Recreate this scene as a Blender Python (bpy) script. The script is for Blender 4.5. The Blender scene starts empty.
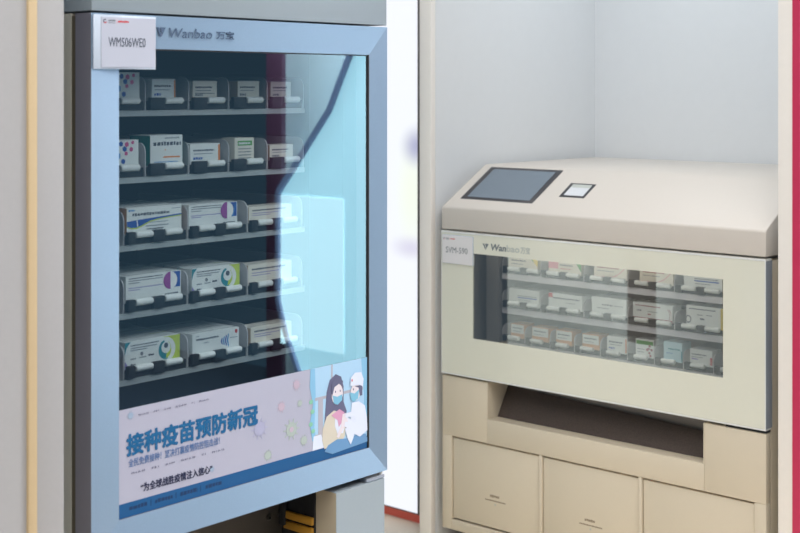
import bpy, bmesh, math, random
from mathutils import Vector, Matrix
random.seed(7)
SC = bpy.context.scene
COL = SC.collection
R = math.radians

# ------------------------------------------------------------------ camera
cam_d = bpy.data.cameras.new('camera')
cam = bpy.data.objects.new('camera', cam_d)
COL.objects.link(cam)
cam.location = (0, 0, 1.6)
cam.rotation_euler = (R(90), 0, R(41.64))
cam_d.sensor_width = 36
cam_d.lens = 1354 / 800 * 36
cam_d.shift_y = -(266.5 - 88.4) / 800
cam_d.clip_start = 0.05
cam_d.dof.use_dof = True
cam_d.dof.focus_distance = 3.2
cam_d.dof.aperture_fstop = 4.8
SC.camera = cam

# ------------------------------------------------------------------ world, lights, exposure
world = bpy.data.worlds.new('hall_air'); SC.world = world
world.use_nodes = True
bg = world.node_tree.nodes['Background']
bg.inputs[0].default_value = (0.10, 0.145, 0.20, 1)
bg.inputs[1].default_value = 0.55

def area(name, loc, rot, sx, sy, power, color):
    d = bpy.data.lights.new(name, 'AREA')
    d.shape = 'RECTANGLE'; d.size = sx; d.size_y = sy; d.energy = power; d.color = color
    o = bpy.data.objects.new(name, d); COL.objects.link(o)
    o.location = loc; o.rotation_euler = rot
    return o

area('ceiling_light_hall', (0.3, 0.2, 3.6), (R(-8), R(-6), 0), 4.5, 4.5, 200, (1.0, 0.97, 0.93))
area('ceiling_light_niche', (-2.12, 3.62, 2.42), (0, 0, 0), 0.8, 0.5, 2.6, (0.84, 0.93, 1.0))
area('machine_inner_fill', (-2.12, 3.222, 1.150), (R(25), 0, 0), 0.9, 0.02, 0.3, (1.0, 0.98, 0.92))  # unseen fill added inside the machine to lift the boxes and pillar
area('passage_fill', (-2.75, 2.85, 3.2), (0, 0, 0), 0.8, 0.7, 8, (1.0, 0.97, 0.94))  # added fill above the passage for the tall machine's side
def spot(name, loc, to, power, angle, color):
    d = bpy.data.lights.new(name, 'SPOT'); d.energy = power; d.color = color; d.spot_size = R(angle); d.spot_blend = 0.6; d.shadow_soft_size = 0.06
    o = bpy.data.objects.new(name, d); COL.objects.link(o); o.location = loc
    o.rotation_euler = (Vector(to) - Vector(loc)).to_track_quat('-Z', 'Y').to_euler()
spot('passage_fill_spot', (-2.9, 3.55, 2.75), (-2.55, 2.34, 1.05), 330, 48, (1.0, 0.98, 0.92))  # added fill spot on the cabinet side mirrored in the low machine's glass
area('display_bay_fill', (0.2, 4.2, 3.3), (R(20), 0, 0), 2.0, 0.6, 180, (0.95, 0.95, 1.0))  # added fill to brighten the wall mirrored in the tall machine's glass

SC.view_settings.view_transform = 'Standard'
SC.view_settings.look = 'None'
SC.view_settings.exposure = 0.52
SC.view_settings.gamma = 1.0
SC.view_settings.use_curve_mapping = False

# ------------------------------------------------------------------ materials
def s2l(c):
    return tuple((v / 12.92 if v <= 0.04045 else ((v + 0.055) / 1.055) ** 2.4) for v in (x / 255 for x in c))

MATS = {}
def mat(name, rgb, rough=0.5, metal=0.0, noise=0.0, scale=60.0, bump=0.0, coat=0.0, stretch=None):
    if name in MATS: return MATS[name]
    m = bpy.data.materials.new(name); m.use_nodes = True
    nt = m.node_tree; b = nt.nodes['Principled BSDF']
    c = s2l(rgb)
    b.inputs['Base Color'].default_value = (*c, 1)
    b.inputs['Roughness'].default_value = rough
    b.inputs['Metallic'].default_value = metal
    b.inputs['Coat Weight'].default_value = coat
    if noise or bump:
        tc = nt.nodes.new('ShaderNodeTexCoord')
        mp = nt.nodes.new('ShaderNodeMapping')
        if stretch: mp.inputs['Scale'].default_value = stretch
        nz = nt.nodes.new('ShaderNodeTexNoise')
        nz.inputs['Scale'].default_value = scale; nz.inputs['Detail'].default_value = 3
        nt.links.new(tc.outputs['Object'], mp.inputs[0]); nt.links.new(mp.outputs[0], nz.inputs['Vector'])
        if noise:
            rp = nt.nodes.new('ShaderNodeMapRange')
            rp.inputs['To Min'].default_value = 1 - noise; rp.inputs['To Max'].default_value = 1 + noise
            nt.links.new(nz.outputs['Fac'], rp.inputs['Value'])
            mx = nt.nodes.new('ShaderNodeMix'); mx.data_type = 'RGBA'; mx.blend_type = 'MULTIPLY'
            mx.inputs[0].default_value = 1
            mx.inputs[6].default_value = (*c, 1)
            nt.links.new(rp.outputs[0], mx.inputs[7])
            nt.links.new(mx.outputs[2], b.inputs['Base Color'])
        if bump:
            bp = nt.nodes.new('ShaderNodeBump'); bp.inputs['Strength'].default_value = bump
            bp.inputs['Distance'].default_value = 0.002
            nt.links.new(nz.outputs['Fac'], bp.inputs['Height'])
            nt.links.new(bp.outputs[0], b.inputs['Normal'])
    MATS[name] = m
    return m

def glass(name, tint, refl_tint, fac, rough=0.0):
    m = bpy.data.materials.new(name); m.use_nodes = True
    nt = m.node_tree; nt.nodes.clear()
    out = nt.nodes.new('ShaderNodeOutputMaterial')
    t = nt.nodes.new('ShaderNodeBsdfTransparent'); t.inputs[0].default_value = (*tint, 1)
    g = nt.nodes.new('ShaderNodeBsdfGlossy'); g.inputs['Color'].default_value = (*refl_tint, 1)
    g.inputs['Roughness'].default_value = rough
    mx = nt.nodes.new('ShaderNodeMixShader'); mx.inputs[0].default_value = fac
    nt.links.new(t.outputs[0], mx.inputs[1]); nt.links.new(g.outputs[0], mx.inputs[2])
    nt.links.new(mx.outputs[0], out.inputs[0])
    MATS[name] = m
    return m

def emit(name, rgb, strength):
    m = bpy.data.materials.new(name); m.use_nodes = True
    nt = m.node_tree; b = nt.nodes['Principled BSDF']
    c = s2l(rgb)
    b.inputs['Base Color'].default_value = (*c, 1)
    b.inputs['Emission Color'].default_value = (*c, 1)
    b.inputs['Emission Strength'].default_value = strength
    b.inputs['Roughness'].default_value = 0.3
    MATS[name] = m
    return m

M_wall_grey = mat('painted_panel_grey', (168, 166, 166), 0.7, noise=0.03, scale=90)
M_trim_yellow = mat('trim_yellow', (200, 176, 138), 0.6, noise=0.03)
M_niche = mat('niche_white_paint', (226, 228, 230), 0.65, noise=0.015, scale=30)
M_post = mat('post_white_laminate', (240, 234, 227), 0.55, noise=0.02)
M_red = mat('crimson_panel', (196, 42, 84), 0.5, noise=0.03)
M_redbase = mat('red_skirting', (242, 110, 92), 0.5, noise=0.06)
M_floor = mat('floor_cream', (242, 226, 200), 0.4, noise=0.05, scale=8)
M_cream = mat('machine_cream', (210, 198, 177), 0.45, noise=0.02, scale=250, bump=0.03)
M_creamtop = mat('machine_cream_hood', (208, 200, 191), 0.42, noise=0.02, scale=250)
M_greymach = mat('machine_grey_paint', (150, 161, 168), 0.45, noise=0.02, scale=200)
M_greyside = mat('machine_side_paint', (196, 192, 178), 0.5, noise=0.02, scale=200)
M_colinner = mat('column_beige', (190, 178, 156), 0.5, noise=0.02)
M_frame = mat('door_frame_blue_reflection', (150, 173, 196), 0.36, 0.45, noise=0.05, scale=60, stretch=(6, 1, 6))  # reflected blue light is put into the metal's base colour
M_frameside = mat('door_frame_edge', (138, 134, 142), 0.45, 0.4, noise=0.03)
M_gasket = mat('gasket_olive', (92, 84, 66), 0.7, noise=0.05)
M_black = mat('black_rubber', (22, 24, 28), 0.6, noise=0.05)
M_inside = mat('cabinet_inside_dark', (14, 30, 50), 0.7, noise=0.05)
M_shelf = mat('shelf_steel', (166, 172, 172), 0.5, 0.1, noise=0.03)
M_divider = mat('divider_steel', (196, 194, 196), 0.55, 0.1, noise=0.03)
M_bed = mat('roller_bed_black', (11, 15, 22), 0.6, noise=0.05)
M_roller = mat('roller_white', (224, 228, 226), 0.45, noise=0.05, scale=400, stretch=(8, 1, 1))
M_silver = mat('silver_trim', (232, 232, 228), 0.35, 0.15, noise=0.02)
M_bluealu = mat('door_side_alu', (158, 166, 178), 0.4, 0.2, noise=0.02)
M_frost = mat('frosted_border_cream', (222, 221, 206), 0.12, noise=0.01)
M_insidegrey = mat('cabinet_inside_grey', (128, 130, 130), 0.6, noise=0.04)
M_pillar = mat('inner_pillar_grey', (150, 147, 145), 0.5, noise=0.04)
M_shelfR = mat('shelf_lavender_steel', (214, 212, 218), 0.5, noise=0.02)
M_screenbezel = mat('screen_bezel', (54, 53, 58), 0.35, noise=0.02)
M_screen = mat('screen_off', (112, 124, 136), 0.18, noise=0.02)
M_scanlit = mat('scanner_window', (214, 216, 220), 0.15, noise=0.03)
M_flap = mat('brown_mesh_flap', (76, 64, 58), 0.7, noise=0.5, scale=260, bump=0.4)
M_slotgrey = mat('slot_top_grey', (138, 130, 124), 0.6, noise=0.03)
M_ink = mat('ink_dark', (52, 66, 84), 0.6, noise=0.03)
M_logoblue = mat('logo_slate', (66, 88, 116), 0.5, noise=0.03)
M_logogrey = mat('logo_grey', (120, 126, 130), 0.5, noise=0.03)
M_logopale = mat('logo_pale', (182, 186, 180), 0.5, noise=0.03)
M_card = mat('card_white', (180, 183, 196), 0.5, noise=0.01)
M_cardwarm = mat('card_warm_white', (224, 221, 222), 0.5, noise=0.01)
M_holder = mat('acrylic_holder', (196, 206, 220), 0.2, noise=0.02)
M_postbg = mat('poster_lilac_white', (170, 170, 187), 0.5, noise=0.01)
M_teal = mat('poster_teal_ink', (8, 92, 140), 0.5, noise=0.03)
M_band = mat('poster_blue_band', (8, 80, 132), 0.5, noise=0.03)
M_bandink = mat('poster_band_ink', (10, 48, 92), 0.5, noise=0.03)
M_yellow = mat('yellow_rail', (176, 128, 40), 0.5, noise=0.05)
M_plate = mat('mount_plate_grey', (92, 86, 80), 0.6, noise=0.06)
M_screw = mat('screw_steel', (120, 116, 110), 0.35, 0.7, noise=0.03)
M_clear = glass('glass_inner_face', (1, 1, 1), (1, 1, 1), 0.0)
M_glassL = glass('tinted_door_glass', (0.78, 0.84, 0.86), (0.60, 0.90, 1.0), 0.30)
M_glassR = glass('clear_door_glass', (0.94, 0.94, 0.92), (1.0, 0.98, 0.89), 0.36)
M_lightbox = emit('lightbox_white', (246, 248, 255), 1.1)

# ------------------------------------------------------------------ mesh builder
class MB:
    def __init__(self):
        self.v = []; self.f = []; self.mi = []; self.mats = []
    def slot(self, m):
        if m not in self.mats: self.mats.append(m)
        return self.mats.index(m)
    def add(self, verts, faces, m):
        o = len(self.v); s = self.slot(m)
        self.v += [tuple(p) for p in verts]
        for f in faces:
            self.f.append(tuple(i + o for i in f)); self.mi.append(s)
        return self
    def box(self, x0, x1, y0, y1, z0, z1, m):
        v = [(x0, y0, z0), (x1, y0, z0), (x1, y1, z0), (x0, y1, z0), (x0, y0, z1), (x1, y0, z1), (x1, y1, z1), (x0, y1, z1)]
        return self.add(v, [(0, 3, 2, 1), (4, 5, 6, 7), (0, 1, 5, 4), (1, 2, 6, 5), (2, 3, 7, 6), (3, 0, 4, 7)], m)
    def prism(self, poly, y0, y1, m):            # polygon in x,z counter-clockwise seen from the front (-y)
        n = len(poly)
        a = sum(poly[i][0] * poly[(i + 1) % n][1] - poly[(i + 1) % n][0] * poly[i][1] for i in range(n))
        if a < 0: poly = poly[::-1]
        v = [(x, y0, z) for x, z in poly] + [(x, y1, z) for x, z in poly]
        f = [tuple(range(n)), tuple(range(2 * n - 1, n - 1, -1))]
        for i in range(n):
            j = (i + 1) % n
            f.append((i, i + n, j + n, j))
        return self.add(v, f, m)
    def prism_yz(self, poly, x0, x1, m):         # polygon in y,z extruded along x
        n = len(poly)
        a = sum(poly[i][0] * poly[(i + 1) % n][1] - poly[(i + 1) % n][0] * poly[i][1] for i in range(n))
        if a < 0: poly = poly[::-1]
        v = [(x0, y, z) for y, z in poly] + [(x1, y, z) for y, z in poly]
        f = [tuple(range(n - 1, -1, -1)), tuple(range(n, 2 * n))]
        for i in range(n):
            j = (i + 1) % n
            f.append((i, j, j + n, i + n))
        return self.add(v, f, m)
    def cyl(self, c, r, l, axis, m, n=16, taper=1.0):
        v = []
        for k, rr in ((0, r), (1, r * taper)):
            for i in range(n):
                a = 2 * math.pi * i / n; p, q = rr * math.cos(a), rr * math.sin(a)
                d = (k - 0.5) * l
                v.append({'x': (c[0] + d, c[1] + p, c[2] + q), 'y': (c[0] + q, c[1] + d, c[2] + p), 'z': (c[0] + p, c[1] + q, c[2] + d)}[axis])
        f = [tuple(range(n - 1, -1, -1)), tuple(range(n, 2 * n))]
        for i in range(n):
            j = (i + 1) % n
            f.append((i, j, j + n, i + n))
        return self.add(v, f, m)
    def disc(self, cx, cz, rx, rz, y0, y1, m, n=24, a0=0, a1=360):
        full = abs(a1 - a0) >= 360
        k = n if full else n + 1
        pts = [(cx + rx * math.cos(R(a0 + (a1 - a0) * i / n)), cz + rz * math.sin(R(a0 + (a1 - a0) * i / n))) for i in range(k)]
        return self.prism(pts, y0, y1, m)
    def glyphs(self, x0, x1, z, h, y, m, gap=0.25, seed=None, dens=1.0, aspect=1.0):   # a line of print too small to read
        rng = random.Random(seed if seed is not None else int((x0 * 7919 + z * 104729) * 1000))
        x = x0
        while x < x1:
            w = h * aspect * rng.uniform(0.55, 1.15)
            if rng.random() < dens:
                self.box(x, min(x + w, x1), y - 0.0002, y, z + h * rng.uniform(0, .15), z + h * rng.uniform(.8, 1), m)
            x += w + h * gap
        return self
    def text(self, s, x0, x1, z0, z1, y, m, bold=0.0, th=0.0004, shear=0.0):     # text fitted to a rectangle of the front
        cu = bpy.data.curves.new('lettering', 'FONT'); cu.body = s; cu.size = 1; cu.offset = bold; cu.shear = shear
        cu.resolution_u = 3
        ob = bpy.data.objects.new('lettering', cu); COL.objects.link(ob)
        dg = bpy.context.evaluated_depsgraph_get(); dg.update()
        me = bpy.data.meshes.new_from_object(ob.evaluated_get(dg))
        vs = [v.co.copy() for v in me.vertices]
        if vs:
            ax, bx = min(v.x for v in vs), max(v.x for v in vs); az, bz = min(v.y for v in vs), max(v.y for v in vs)
            sx = (x1 - x0) / (bx - ax); sz = (z1 - z0) / (bz - az)
            pts = [(x0 + (v.x - ax) * sx, y, z0 + (v.y - az) * sz) for v in vs]
            faces = [tuple(p.vertices) for p in me.polygons]
            n = len(pts)
            # thin solid letters: front, back and rim
            back = [(p[0], p[1] + th, p[2]) for p in pts]
            edges = {}
            for f in faces:
                for i in range(len(f)):
                    e = (f[i], f[(i + 1) % len(f)])
                    edges[e] = edges.get(e, 0) + 1
            rim = [(a, a + n, b + n, b) for (a, b) in edges if (b, a) not in edges]
            self.add(pts + back, faces + [tuple(i + n for i in f[::-1]) for f in faces] + rim, m)
        bpy.data.objects.remove(ob); bpy.data.curves.remove(cu); bpy.data.meshes.remove(me)
        return self
    def build(self, name, parent=None, loc=None, bevel=0.0, seg=2, smooth=30):
        me = bpy.data.meshes.new(name)
        off = Vector(loc) if loc is not None else Vector((0, 0, 0))
        me.from_pydata([tuple(Vector(p) - off) for p in self.v], [], self.f)
        for m in self.mats: me.materials.append(m)
        for p, i in zip(me.polygons, self.mi): p.material_index = i
        if bevel:
            bm = bmesh.new(); bm.from_mesh(me)
            es = [e for e in bm.edges if len(e.link_faces) == 2 and e.calc_face_angle() > R(25)]
            bmesh.ops.bevel(bm, geom=es, offset=bevel, segments=seg, affect='EDGES', clamp_overlap=True, profile=0.5)
            bm.to_mesh(me); bm.free()
        me.update()
        for p in me.polygons: p.use_smooth = True
        me.set_sharp_from_angle(angle=R(smooth))
        o = bpy.data.objects.new(name, me); COL.objects.link(o)
        o.location = off
        if parent is not None: o.parent = parent
        return o

def tag(o, label=None, cat=None, group=None, kind=None):
    if label: o['label'] = label
    if cat: o['category'] = cat
    if group: o['group'] = group
    if kind: o['kind'] = kind
    return o
def root(name, loc, rz, label, cat, group=None):
    o = bpy.data.objects.new(name, None); COL.objects.link(o)
    o.empty_display_size = 0.1
    o.location = loc; o.rotation_euler = (0, 0, rz)
    return tag(o, label, cat, group)
def structure(mb, name, **k):
    return tag(mb.build(name, **k), kind='structure')
def copy_tree(o, parent=None):
    c = o.copy(); COL.objects.link(c)
    if parent is not None: c.parent = parent
    for ch in list(o.children): copy_tree(ch, c)
    return c

# ------------------------------------------------------------------ the setting
M_aisle_dark = mat('aisle_floor_dark_navy', (44, 50, 62), 0.9, noise=0.2, scale=300)
structure(MB().box(-5.2, -1.2, -1.5, 5.3, -0.05, 0, M_floor), 'floor')
structure(MB().box(-1.1998, 2.4, -3.0, 5.3, -0.05, -0.002, M_aisle_dark), 'floor_aisle')  # unseen aisle floor, made dark so the door glass mirrors less brightness
# left wall panel with its yellow trim, nearer than the tall machine
structure(MB().box(-2.16, -2.074, 0.2, 1.3435, 0, 2.7, M_wall_grey), 'wall_left')
structure(MB().box(-2.16, -2.067, 1.3437, 1.3618, 0, 2.7, M_trim_yellow), 'trim_1', bevel=0.002)
structure(MB().box(-2.16, -2.070, 1.3627, 1.4185, 0, 2.7, M_wall_grey), 'trim_2', bevel=0.001)
# niche of the low machine
structure(MB().box(-2.7360, -2.6900, 3.19, 4.12, 0, 2.7, M_niche), 'wall_center')
structure(MB().box(-2.7360, -2.6900, 3.168, 3.1898, 0, 2.7, M_post), 'trim_3', bevel=0.001)
structure(MB().box(-2.6898, -1.5482, 4.072, 4.12, 0, 2.7, M_niche), 'wall_back')
structure(MB().box(-1.5480, -1.5085, 3.19, 4.12, 0, 2.7, M_niche), 'wall_right')
structure(MB().box(-1.5480, -1.5085, 3.168, 3.1898, 0, 2.7, M_post), 'trim_4', bevel=0.001)
structure(MB().box(-1.5083, -1.488, 3.165, 4.12, 0, 2.7, M_red), 'trim_5')
structure(MB().box(-2.7360, -1.488, 3.19, 4.12, 2.7, 2.76, M_niche), 'ceiling')

# backlit panel in the gap between the machines
def gap_material():
    m = bpy.data.materials.new('gap_panel_blobs'); m.use_nodes = True
    nt = m.node_tree; b = nt.nodes['Principled BSDF']
    tc = nt.nodes.new('ShaderNodeTexCoord')
    base = None
    def blob(cx, cz, rx, rz, col, prev):
        mp = nt.nodes.new('ShaderNodeMapping'); mp.vector_type = 'POINT'
        mp.inputs['Location'].default_value = (-cx / rx, 0, -cz / rz); mp.inputs['Scale'].default_value = (1 / rx, 0, 1 / rz)
        g = nt.nodes.new('ShaderNodeTexGradient'); g.gradient_type = 'SPHERICAL'
        nt.links.new(tc.outputs['Object'], mp.inputs[0]); nt.links.new(mp.outputs[0], g.inputs[0])
        mr = nt.nodes.new('ShaderNodeMapRange'); mr.interpolation_type = 'SMOOTHSTEP'
        nt.links.new(g.outputs['Fac'], mr.inputs['Value'])
        mx = nt.nodes.new('ShaderNodeMix'); mx.data_type = 'RGBA'
        nt.links.new(mr.outputs[0], mx.inputs[0])
        if prev is None: mx.inputs[6].default_value = (*s2l((240, 243, 252)), 1)
        else: nt.links.new(prev, mx.inputs[6])
        mx.inputs[7].default_value = (*s2l(col), 1)
        return mx.outputs[2]
    p = blob(-3.29, 1.21, 0.14, 0.34, (240, 246, 232), None)
    p = blob(-3.27, 1.385, 0.10, 0.10, (172, 174, 204), p)
    p = blob(-3.30, 1.01, 0.13, 0.06, (216, 214, 232), p)
    nt.links.new(p, b.inputs['Emission Color']); b.inputs['Emission Strength'].default_value = 0.74  # emissive face with soft coloured blobs
    b.inputs['Base Color'].default_value = (.05, .05, .05, 1); b.inputs['Roughness'].default_value = 0.6
    return m
t = root('lightbox_panel', (-3.4, 3.8, 0), 0, 'tall white backlit panel with soft blurred blobs in the gap between the two machines', 'light panel')
def P(mb, name, par, org, **k):     # world-coordinate shapes under an unrotated root
    o = mb.build(name, par, **k); o.location = Vector(o.location) - Vector(org); return o
pm = gap_material()
face = MB().box(-4.0, -3.2645, 3.77, 3.775, 0.034, 2.6, pm).build('panel_face', t); face.location = -t.location
fr = MB(); fr.box(-3.264, -3.2565, 3.768, 3.83, 0.03, 2.6, M_plate); fr.box(-4.0, -3.2642, 3.7685, 3.83, 0.03, 0.0335, M_plate); fr.box(-4.0, -3.2642, 3.776, 3.83, 0.034, 2.6, M_plate)
o = fr.build('panel_frame', t); o.location = -t.location
structure(MB().box(-4.0, -3.2455, 3.769, 3.83, 0.0005, 0.0298, M_redbase), 'baseboard_far')

# ------------------------------------------------------------------ the tall machine (front faces +x)
LX, LY = -2.105, 1.9125
VL = root('vending_machine', (LX, LY, 0), R(90), 'tall blue-framed glass door medicine vending machine at the left', 'vending machine')

M_groove = mat('side_groove_grey', (84, 84, 86), 0.6, noise=0.03)
cab = MB()
cab.box(-.4085, -.3785, .066, .95, 0.02, 1.742, M_greyside)
for a, b_, mm in ((.066, .315, M_greymach), (.315, .43, M_groove), (.43, .95, M_greymach)):
    cab.box(.3785, .4085, a, b_, 0.72, 1.742, mm)
cab.box(.3785, .4085, .066, .95, 0.02, 0.72, M_greymach)
cab.box(-.3784, .3784, .90, .95, .02, 1.742, M_inside)
cab.box(-.3784, .3784, .066, .899, 1.712, 1.742, M_inside)
cab.box(-.3784, .3784, .066, .899, .70, .73, M_inside)
cab.box(-.3784, .3784, .066, .899, .0, .04, M_black)
cab.box(-.3783, -.3763, .067, .899, .7301, 1.7119, M_inside)
cab.box(.3763, .3783, .067, .899, .7301, 1.7119, M_inside)
cab.box(.266, .3762, .110, .898, .7302, 1.7118, M_inside)
cab.build('cabinet', VL)
gk = MB()
gk.box(-.4075, -.380, .0512, .0658, .722, 1.738, M_gasket); gk.build('door_seal', VL); gk = MB(); gk.box(.380, .4075, .0512, .0658, .722, 1.738, M_gasket)
gk.build('door_seal', VL)
MB().box(-.4085, .4100, 0.001, .95, 1.7455, 2.25, M_greymach).build('header_box', VL, bevel=.0015)
cm = MB()
cm.box(.2443, .4029, .002, .0655, 0.0, .699, M_greymach)
cm.box(.2437, .2442, .003, .0655, 0.0, .6985, M_colinner)
cm.build('leg_column', VL)
MB().box(-.4029, -.2443, .002, .0655, 0.0, .699, M_greymach).build('leg_column', VL, bevel=.001)
# open compartment below the door
for zz in (.6155, .592):
    MB().box(.2300, .2436, .066, .158, zz, zz + .0175, M_yellow).build('yellow_rail', VL, bevel=.002)
MB().box(.2370, .2436, .0655, .17, .45, .698, M_black).build('side_liner', VL)
bk = MB(); bk.box(.224, .2365, .150, .168, .60, .66, M_black); bk.box(.2365, .240, .10, .168, .60, .66, M_black)
bk.build('cable_bracket', VL, bevel=.002)
pl = MB().box(-.37, .3055, .225, .24, .35, .68, M_plate).build('mounting_plate', VL)
for sx in (.2445, .2796):
    s = MB(); s.cyl((sx, .222, .5985), .007, .006, 'y', M_screw, 14); s.cyl((sx, .2185, .5985), .003, .002, 'y', M_black, 6)
    s.build('screw', pl)
# hinge at the lower right corner
hg = MB(); hg.box(.345, .405, .004, .05, .7005, .7075, M_bluealu); hg.cyl((.3985, .012, .7085), .006, .010, 'z', M_silver, 12)
hg.build('hinge', VL)

# door
gp = MB()
x0, x1, z0, z1 = -.3425, .3610, .7748, 1.6790
gp.add([(x0, .0125, z0), (x1, .0125, z0), (x1, .0125, z1), (x0, .0125, z1)], [(0, 1, 2, 3)], M_glassL)
gp.add([(x0, .0165, z0), (x1, .0165, z0), (x1, .0165, z1), (x0, .0165, z1)], [(0, 3, 2, 1)], M_clear)
gp.add([(x0, .0125, z0), (x1, .0125, z0), (x1, .0165, z0), (x0, .0165, z0), (x0, .0125, z1), (x1, .0125, z1), (x1, .0165, z1), (x0, .0165, z1)],
       [(0, 3, 2, 1), (4, 5, 6, 7), (1, 2, 6, 5), (3, 0, 4, 7)], M_clear)
door = gp.build('glass_door', VL)
ox0, ox1, oz0, oz1 = -.4103, .4105, .7170, 1.7415
ix0, ix1, iz0, iz1 = -.3405, .3590, .7768, 1.6770
def bar(o0, o1, i1, i0):      # outer edge o0-o1, inner edge i0-i1, front face sloping in to the glass
    mb = MB()
    v = [(o0[0], 0, o0[1]), (o1[0], 0, o1[1]), (i1[0], .009, i1[1]), (i0[0], .009, i0[1]),
         (o0[0], .05, o0[1]), (o1[0], .05, o1[1]), (i1[0], .05, i1[1]), (i0[0], .05, i0[1])]
    mb.add(v, [(0, 1, 2, 3)], M_frame)
    mb.add(v, [(7, 6, 5, 4), (4, 5, 1, 0), (5, 6, 2, 1), (6, 7, 3, 2), (7, 4, 0, 3)], M_frameside)
    mb.build('frame_bar', door)
bar((ox0, oz0), (ox1, oz0), (ix1, iz0), (ix0, iz0))
bar((ox1, oz0), (ox1, oz1), (ix1, iz1), (ix1, iz0))
bar((ox1, oz1), (ox0, oz1), (ix0, iz1), (ix1, iz1))
bar((ox0, oz1), (ox0, oz0), (ix0, iz0), (ix0, iz1))
g2 = MB(); g2.box(.3545, .3589, .0095, .0124, .7772, 1.6765, M_black); g2.box(-.3404, .3544, .0105, .0124, 1.6742, 1.6765, M_black)
g2.build('glass_gasket', door)
def emblem(x0, x1, z0, z1, y, m):
    w = x1 - x0
    e = MB()
    e.prism([(x0, z1), (x0 + .30 * w, z1), (x0 + .58 * w, z0 + .1 * (z1 - z0)), (x0 + .46 * w, z0)], y, y + .0005, m)
    e.prism([(x0 + .42 * w, z1), (x1, z1), (x0 + .64 * w, z0 + .2 * (z1 - z0))], y, y + .0005, m)
    return e
def fy(z): return .009 * (1.7415 - z) / (1.7415 - 1.6767) - .0008
emblem(-.2569, -.2336, 1.7008, 1.7192, .0022, M_logoblue).build('logo_emblem', door)
lw = MB(); lw.text('Wanbao', -.2249, -.1149, 1.7000, 1.7190, .0022, M_logoblue, shear=.15)
lw.text('\u4e07\u5b9d', -.1043, -.0559, 1.7000, 1.7168, .0022, M_logoblue, bold=.02)
lw.build('logo_lettering', door)

# shelves
def roller(x0, x1, y, z, r, par):
    mb = MB(); mb.cyl(((x0 + x1) / 2, y, z), r, x1 - x0 - .003, 'x', M_roller, 18)
    mb.cyl((x0 + .0008, y, z), r * .9, .0016, 'x', M_roller, 18); mb.cyl((x1 - .0008, y, z), r * .9, .0016, 'x', M_roller, 18)
    return mb.build('roller', par, loc=((x0 + x1) / 2, y, z), smooth=40)
def divider(x, ly, z, h, dep, par, mt):
    rr = .02
    poly = [(ly + dep, z), (ly, z), (ly, z + h - rr)]
    for k in range(1, 7):
        a = R(180 - 15 * k); poly.append((ly + rr + rr * math.cos(a), z + h - rr + rr * math.sin(a)))
    poly.append((ly + dep, z + h))
    MB().prism_yz(poly, x - .001, x + .001, mt).build('divider', par, loc=(x, ly, z))
def shelf(par, name, x0, x1, ly, ztop, lip, dep, divs, rollspec, mt, dmat, divh, bedh, rrad, bedgap):
    s = MB()
    s.box(x0, x1, ly, ly + .012, ztop - lip, ztop, mt); s.box(x0, x1, ly + .0122, ly + dep, ztop - .004, ztop, mt)
    so = s.build(name, par)
    for d in divs: divider(d, ly + .002, ztop + .0003, divh, dep - .01, so, dmat)
    for a, b_ in zip(divs[:-1], divs[1:]):
        MB().box(a + .003, b_ - .003, ly + .0052, ly + dep - .02, ztop + .0003, ztop + bedh, M_bed).build('roller_bed', so)
        for q, (ra, rb) in enumerate(rollspec):
            roller(a + ra, a + rb, ly - .0025, ztop + bedh + .001, rrad, so)
            # black bracket holding the roller's left end
            bb = MB(); bb.box(a + (bedgap if q == 0 else rollspec[q - 1][1] + .002), a + ra - .001, ly - .006, ly + .0048, ztop + .002, ztop + bedh + .0075, M_bed)
            bb.build('roller_bracket', so, bevel=.0015)
    return so
zt = [1.5549, 1.4195, 1.2830, 1.1460, 1.0122]
SD = .12
small = [-.303, -.1906, -.0768, .0342, .1473, .2595]
wide = [-.2444, -.0795, .0885, .2550]
for i, z in enumerate(zt):
    if i < 2: shelf(VL, 'shelf', -.374, .262, SD, z, .0115, .40, small, [(.046, .092)], M_shelf, M_divider, .069, .019, .0068, .008)
    else: shelf(VL, 'shelf', -.374, .262, SD, z, .0115, .40, wide, [(.025, .067), (.1000, .1430)], M_shelf, M_divider, .069, .019, .0068, .006)

# ------------------------------------------------------------------ medicine boxes
C = {}
def ink(name, rgb): return mat('print_' + name, rgb, 0.55, noise=0.03)
white = mat('carton_white', (226, 230, 228), 0.5, noise=0.02)
cream_c = mat('carton_cream', (226, 220, 206), 0.5, noise=0.02)
orange_c = mat('carton_orange', (206, 152, 104), 0.5, noise=0.03)
green_c = mat('carton_green', (20, 128, 112), 0.5, noise=0.03)
beige_c = mat('carton_beige', (206, 182, 156), 0.5, noise=0.03)
lb_c = mat('carton_ice_blue', (190, 222, 232), 0.5, noise=0.02)
I_grey = ink('grey', (120, 126, 134)); I_dark = ink('dark', (74, 82, 96)); I_blue = ink('blue', (34, 84, 168)); I_pink = ink('pink', (206, 84, 140))
I_sky = ink('sky', (64, 136, 200)); I_purple = ink('purple', (150, 64, 150)); I_lime = ink('lime', (186, 206, 76)); I_teal = ink('teal', (36, 136, 150))
I_or = ink('orange', (226, 134, 60)); I_red = ink('red', (196, 60, 62)); I_yel = ink('yellow', (226, 200, 80)); I_green = ink('green', (92, 160, 84))
I_mar = ink('maroon', (150, 60, 70)); I_pale = ink('pale_orange', (236, 190, 140)); I_lav = ink('lavender', (140, 130, 186)); I_white = ink('white', (236, 238, 236))
I_rose = ink('rose', (222, 150, 160))
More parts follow.
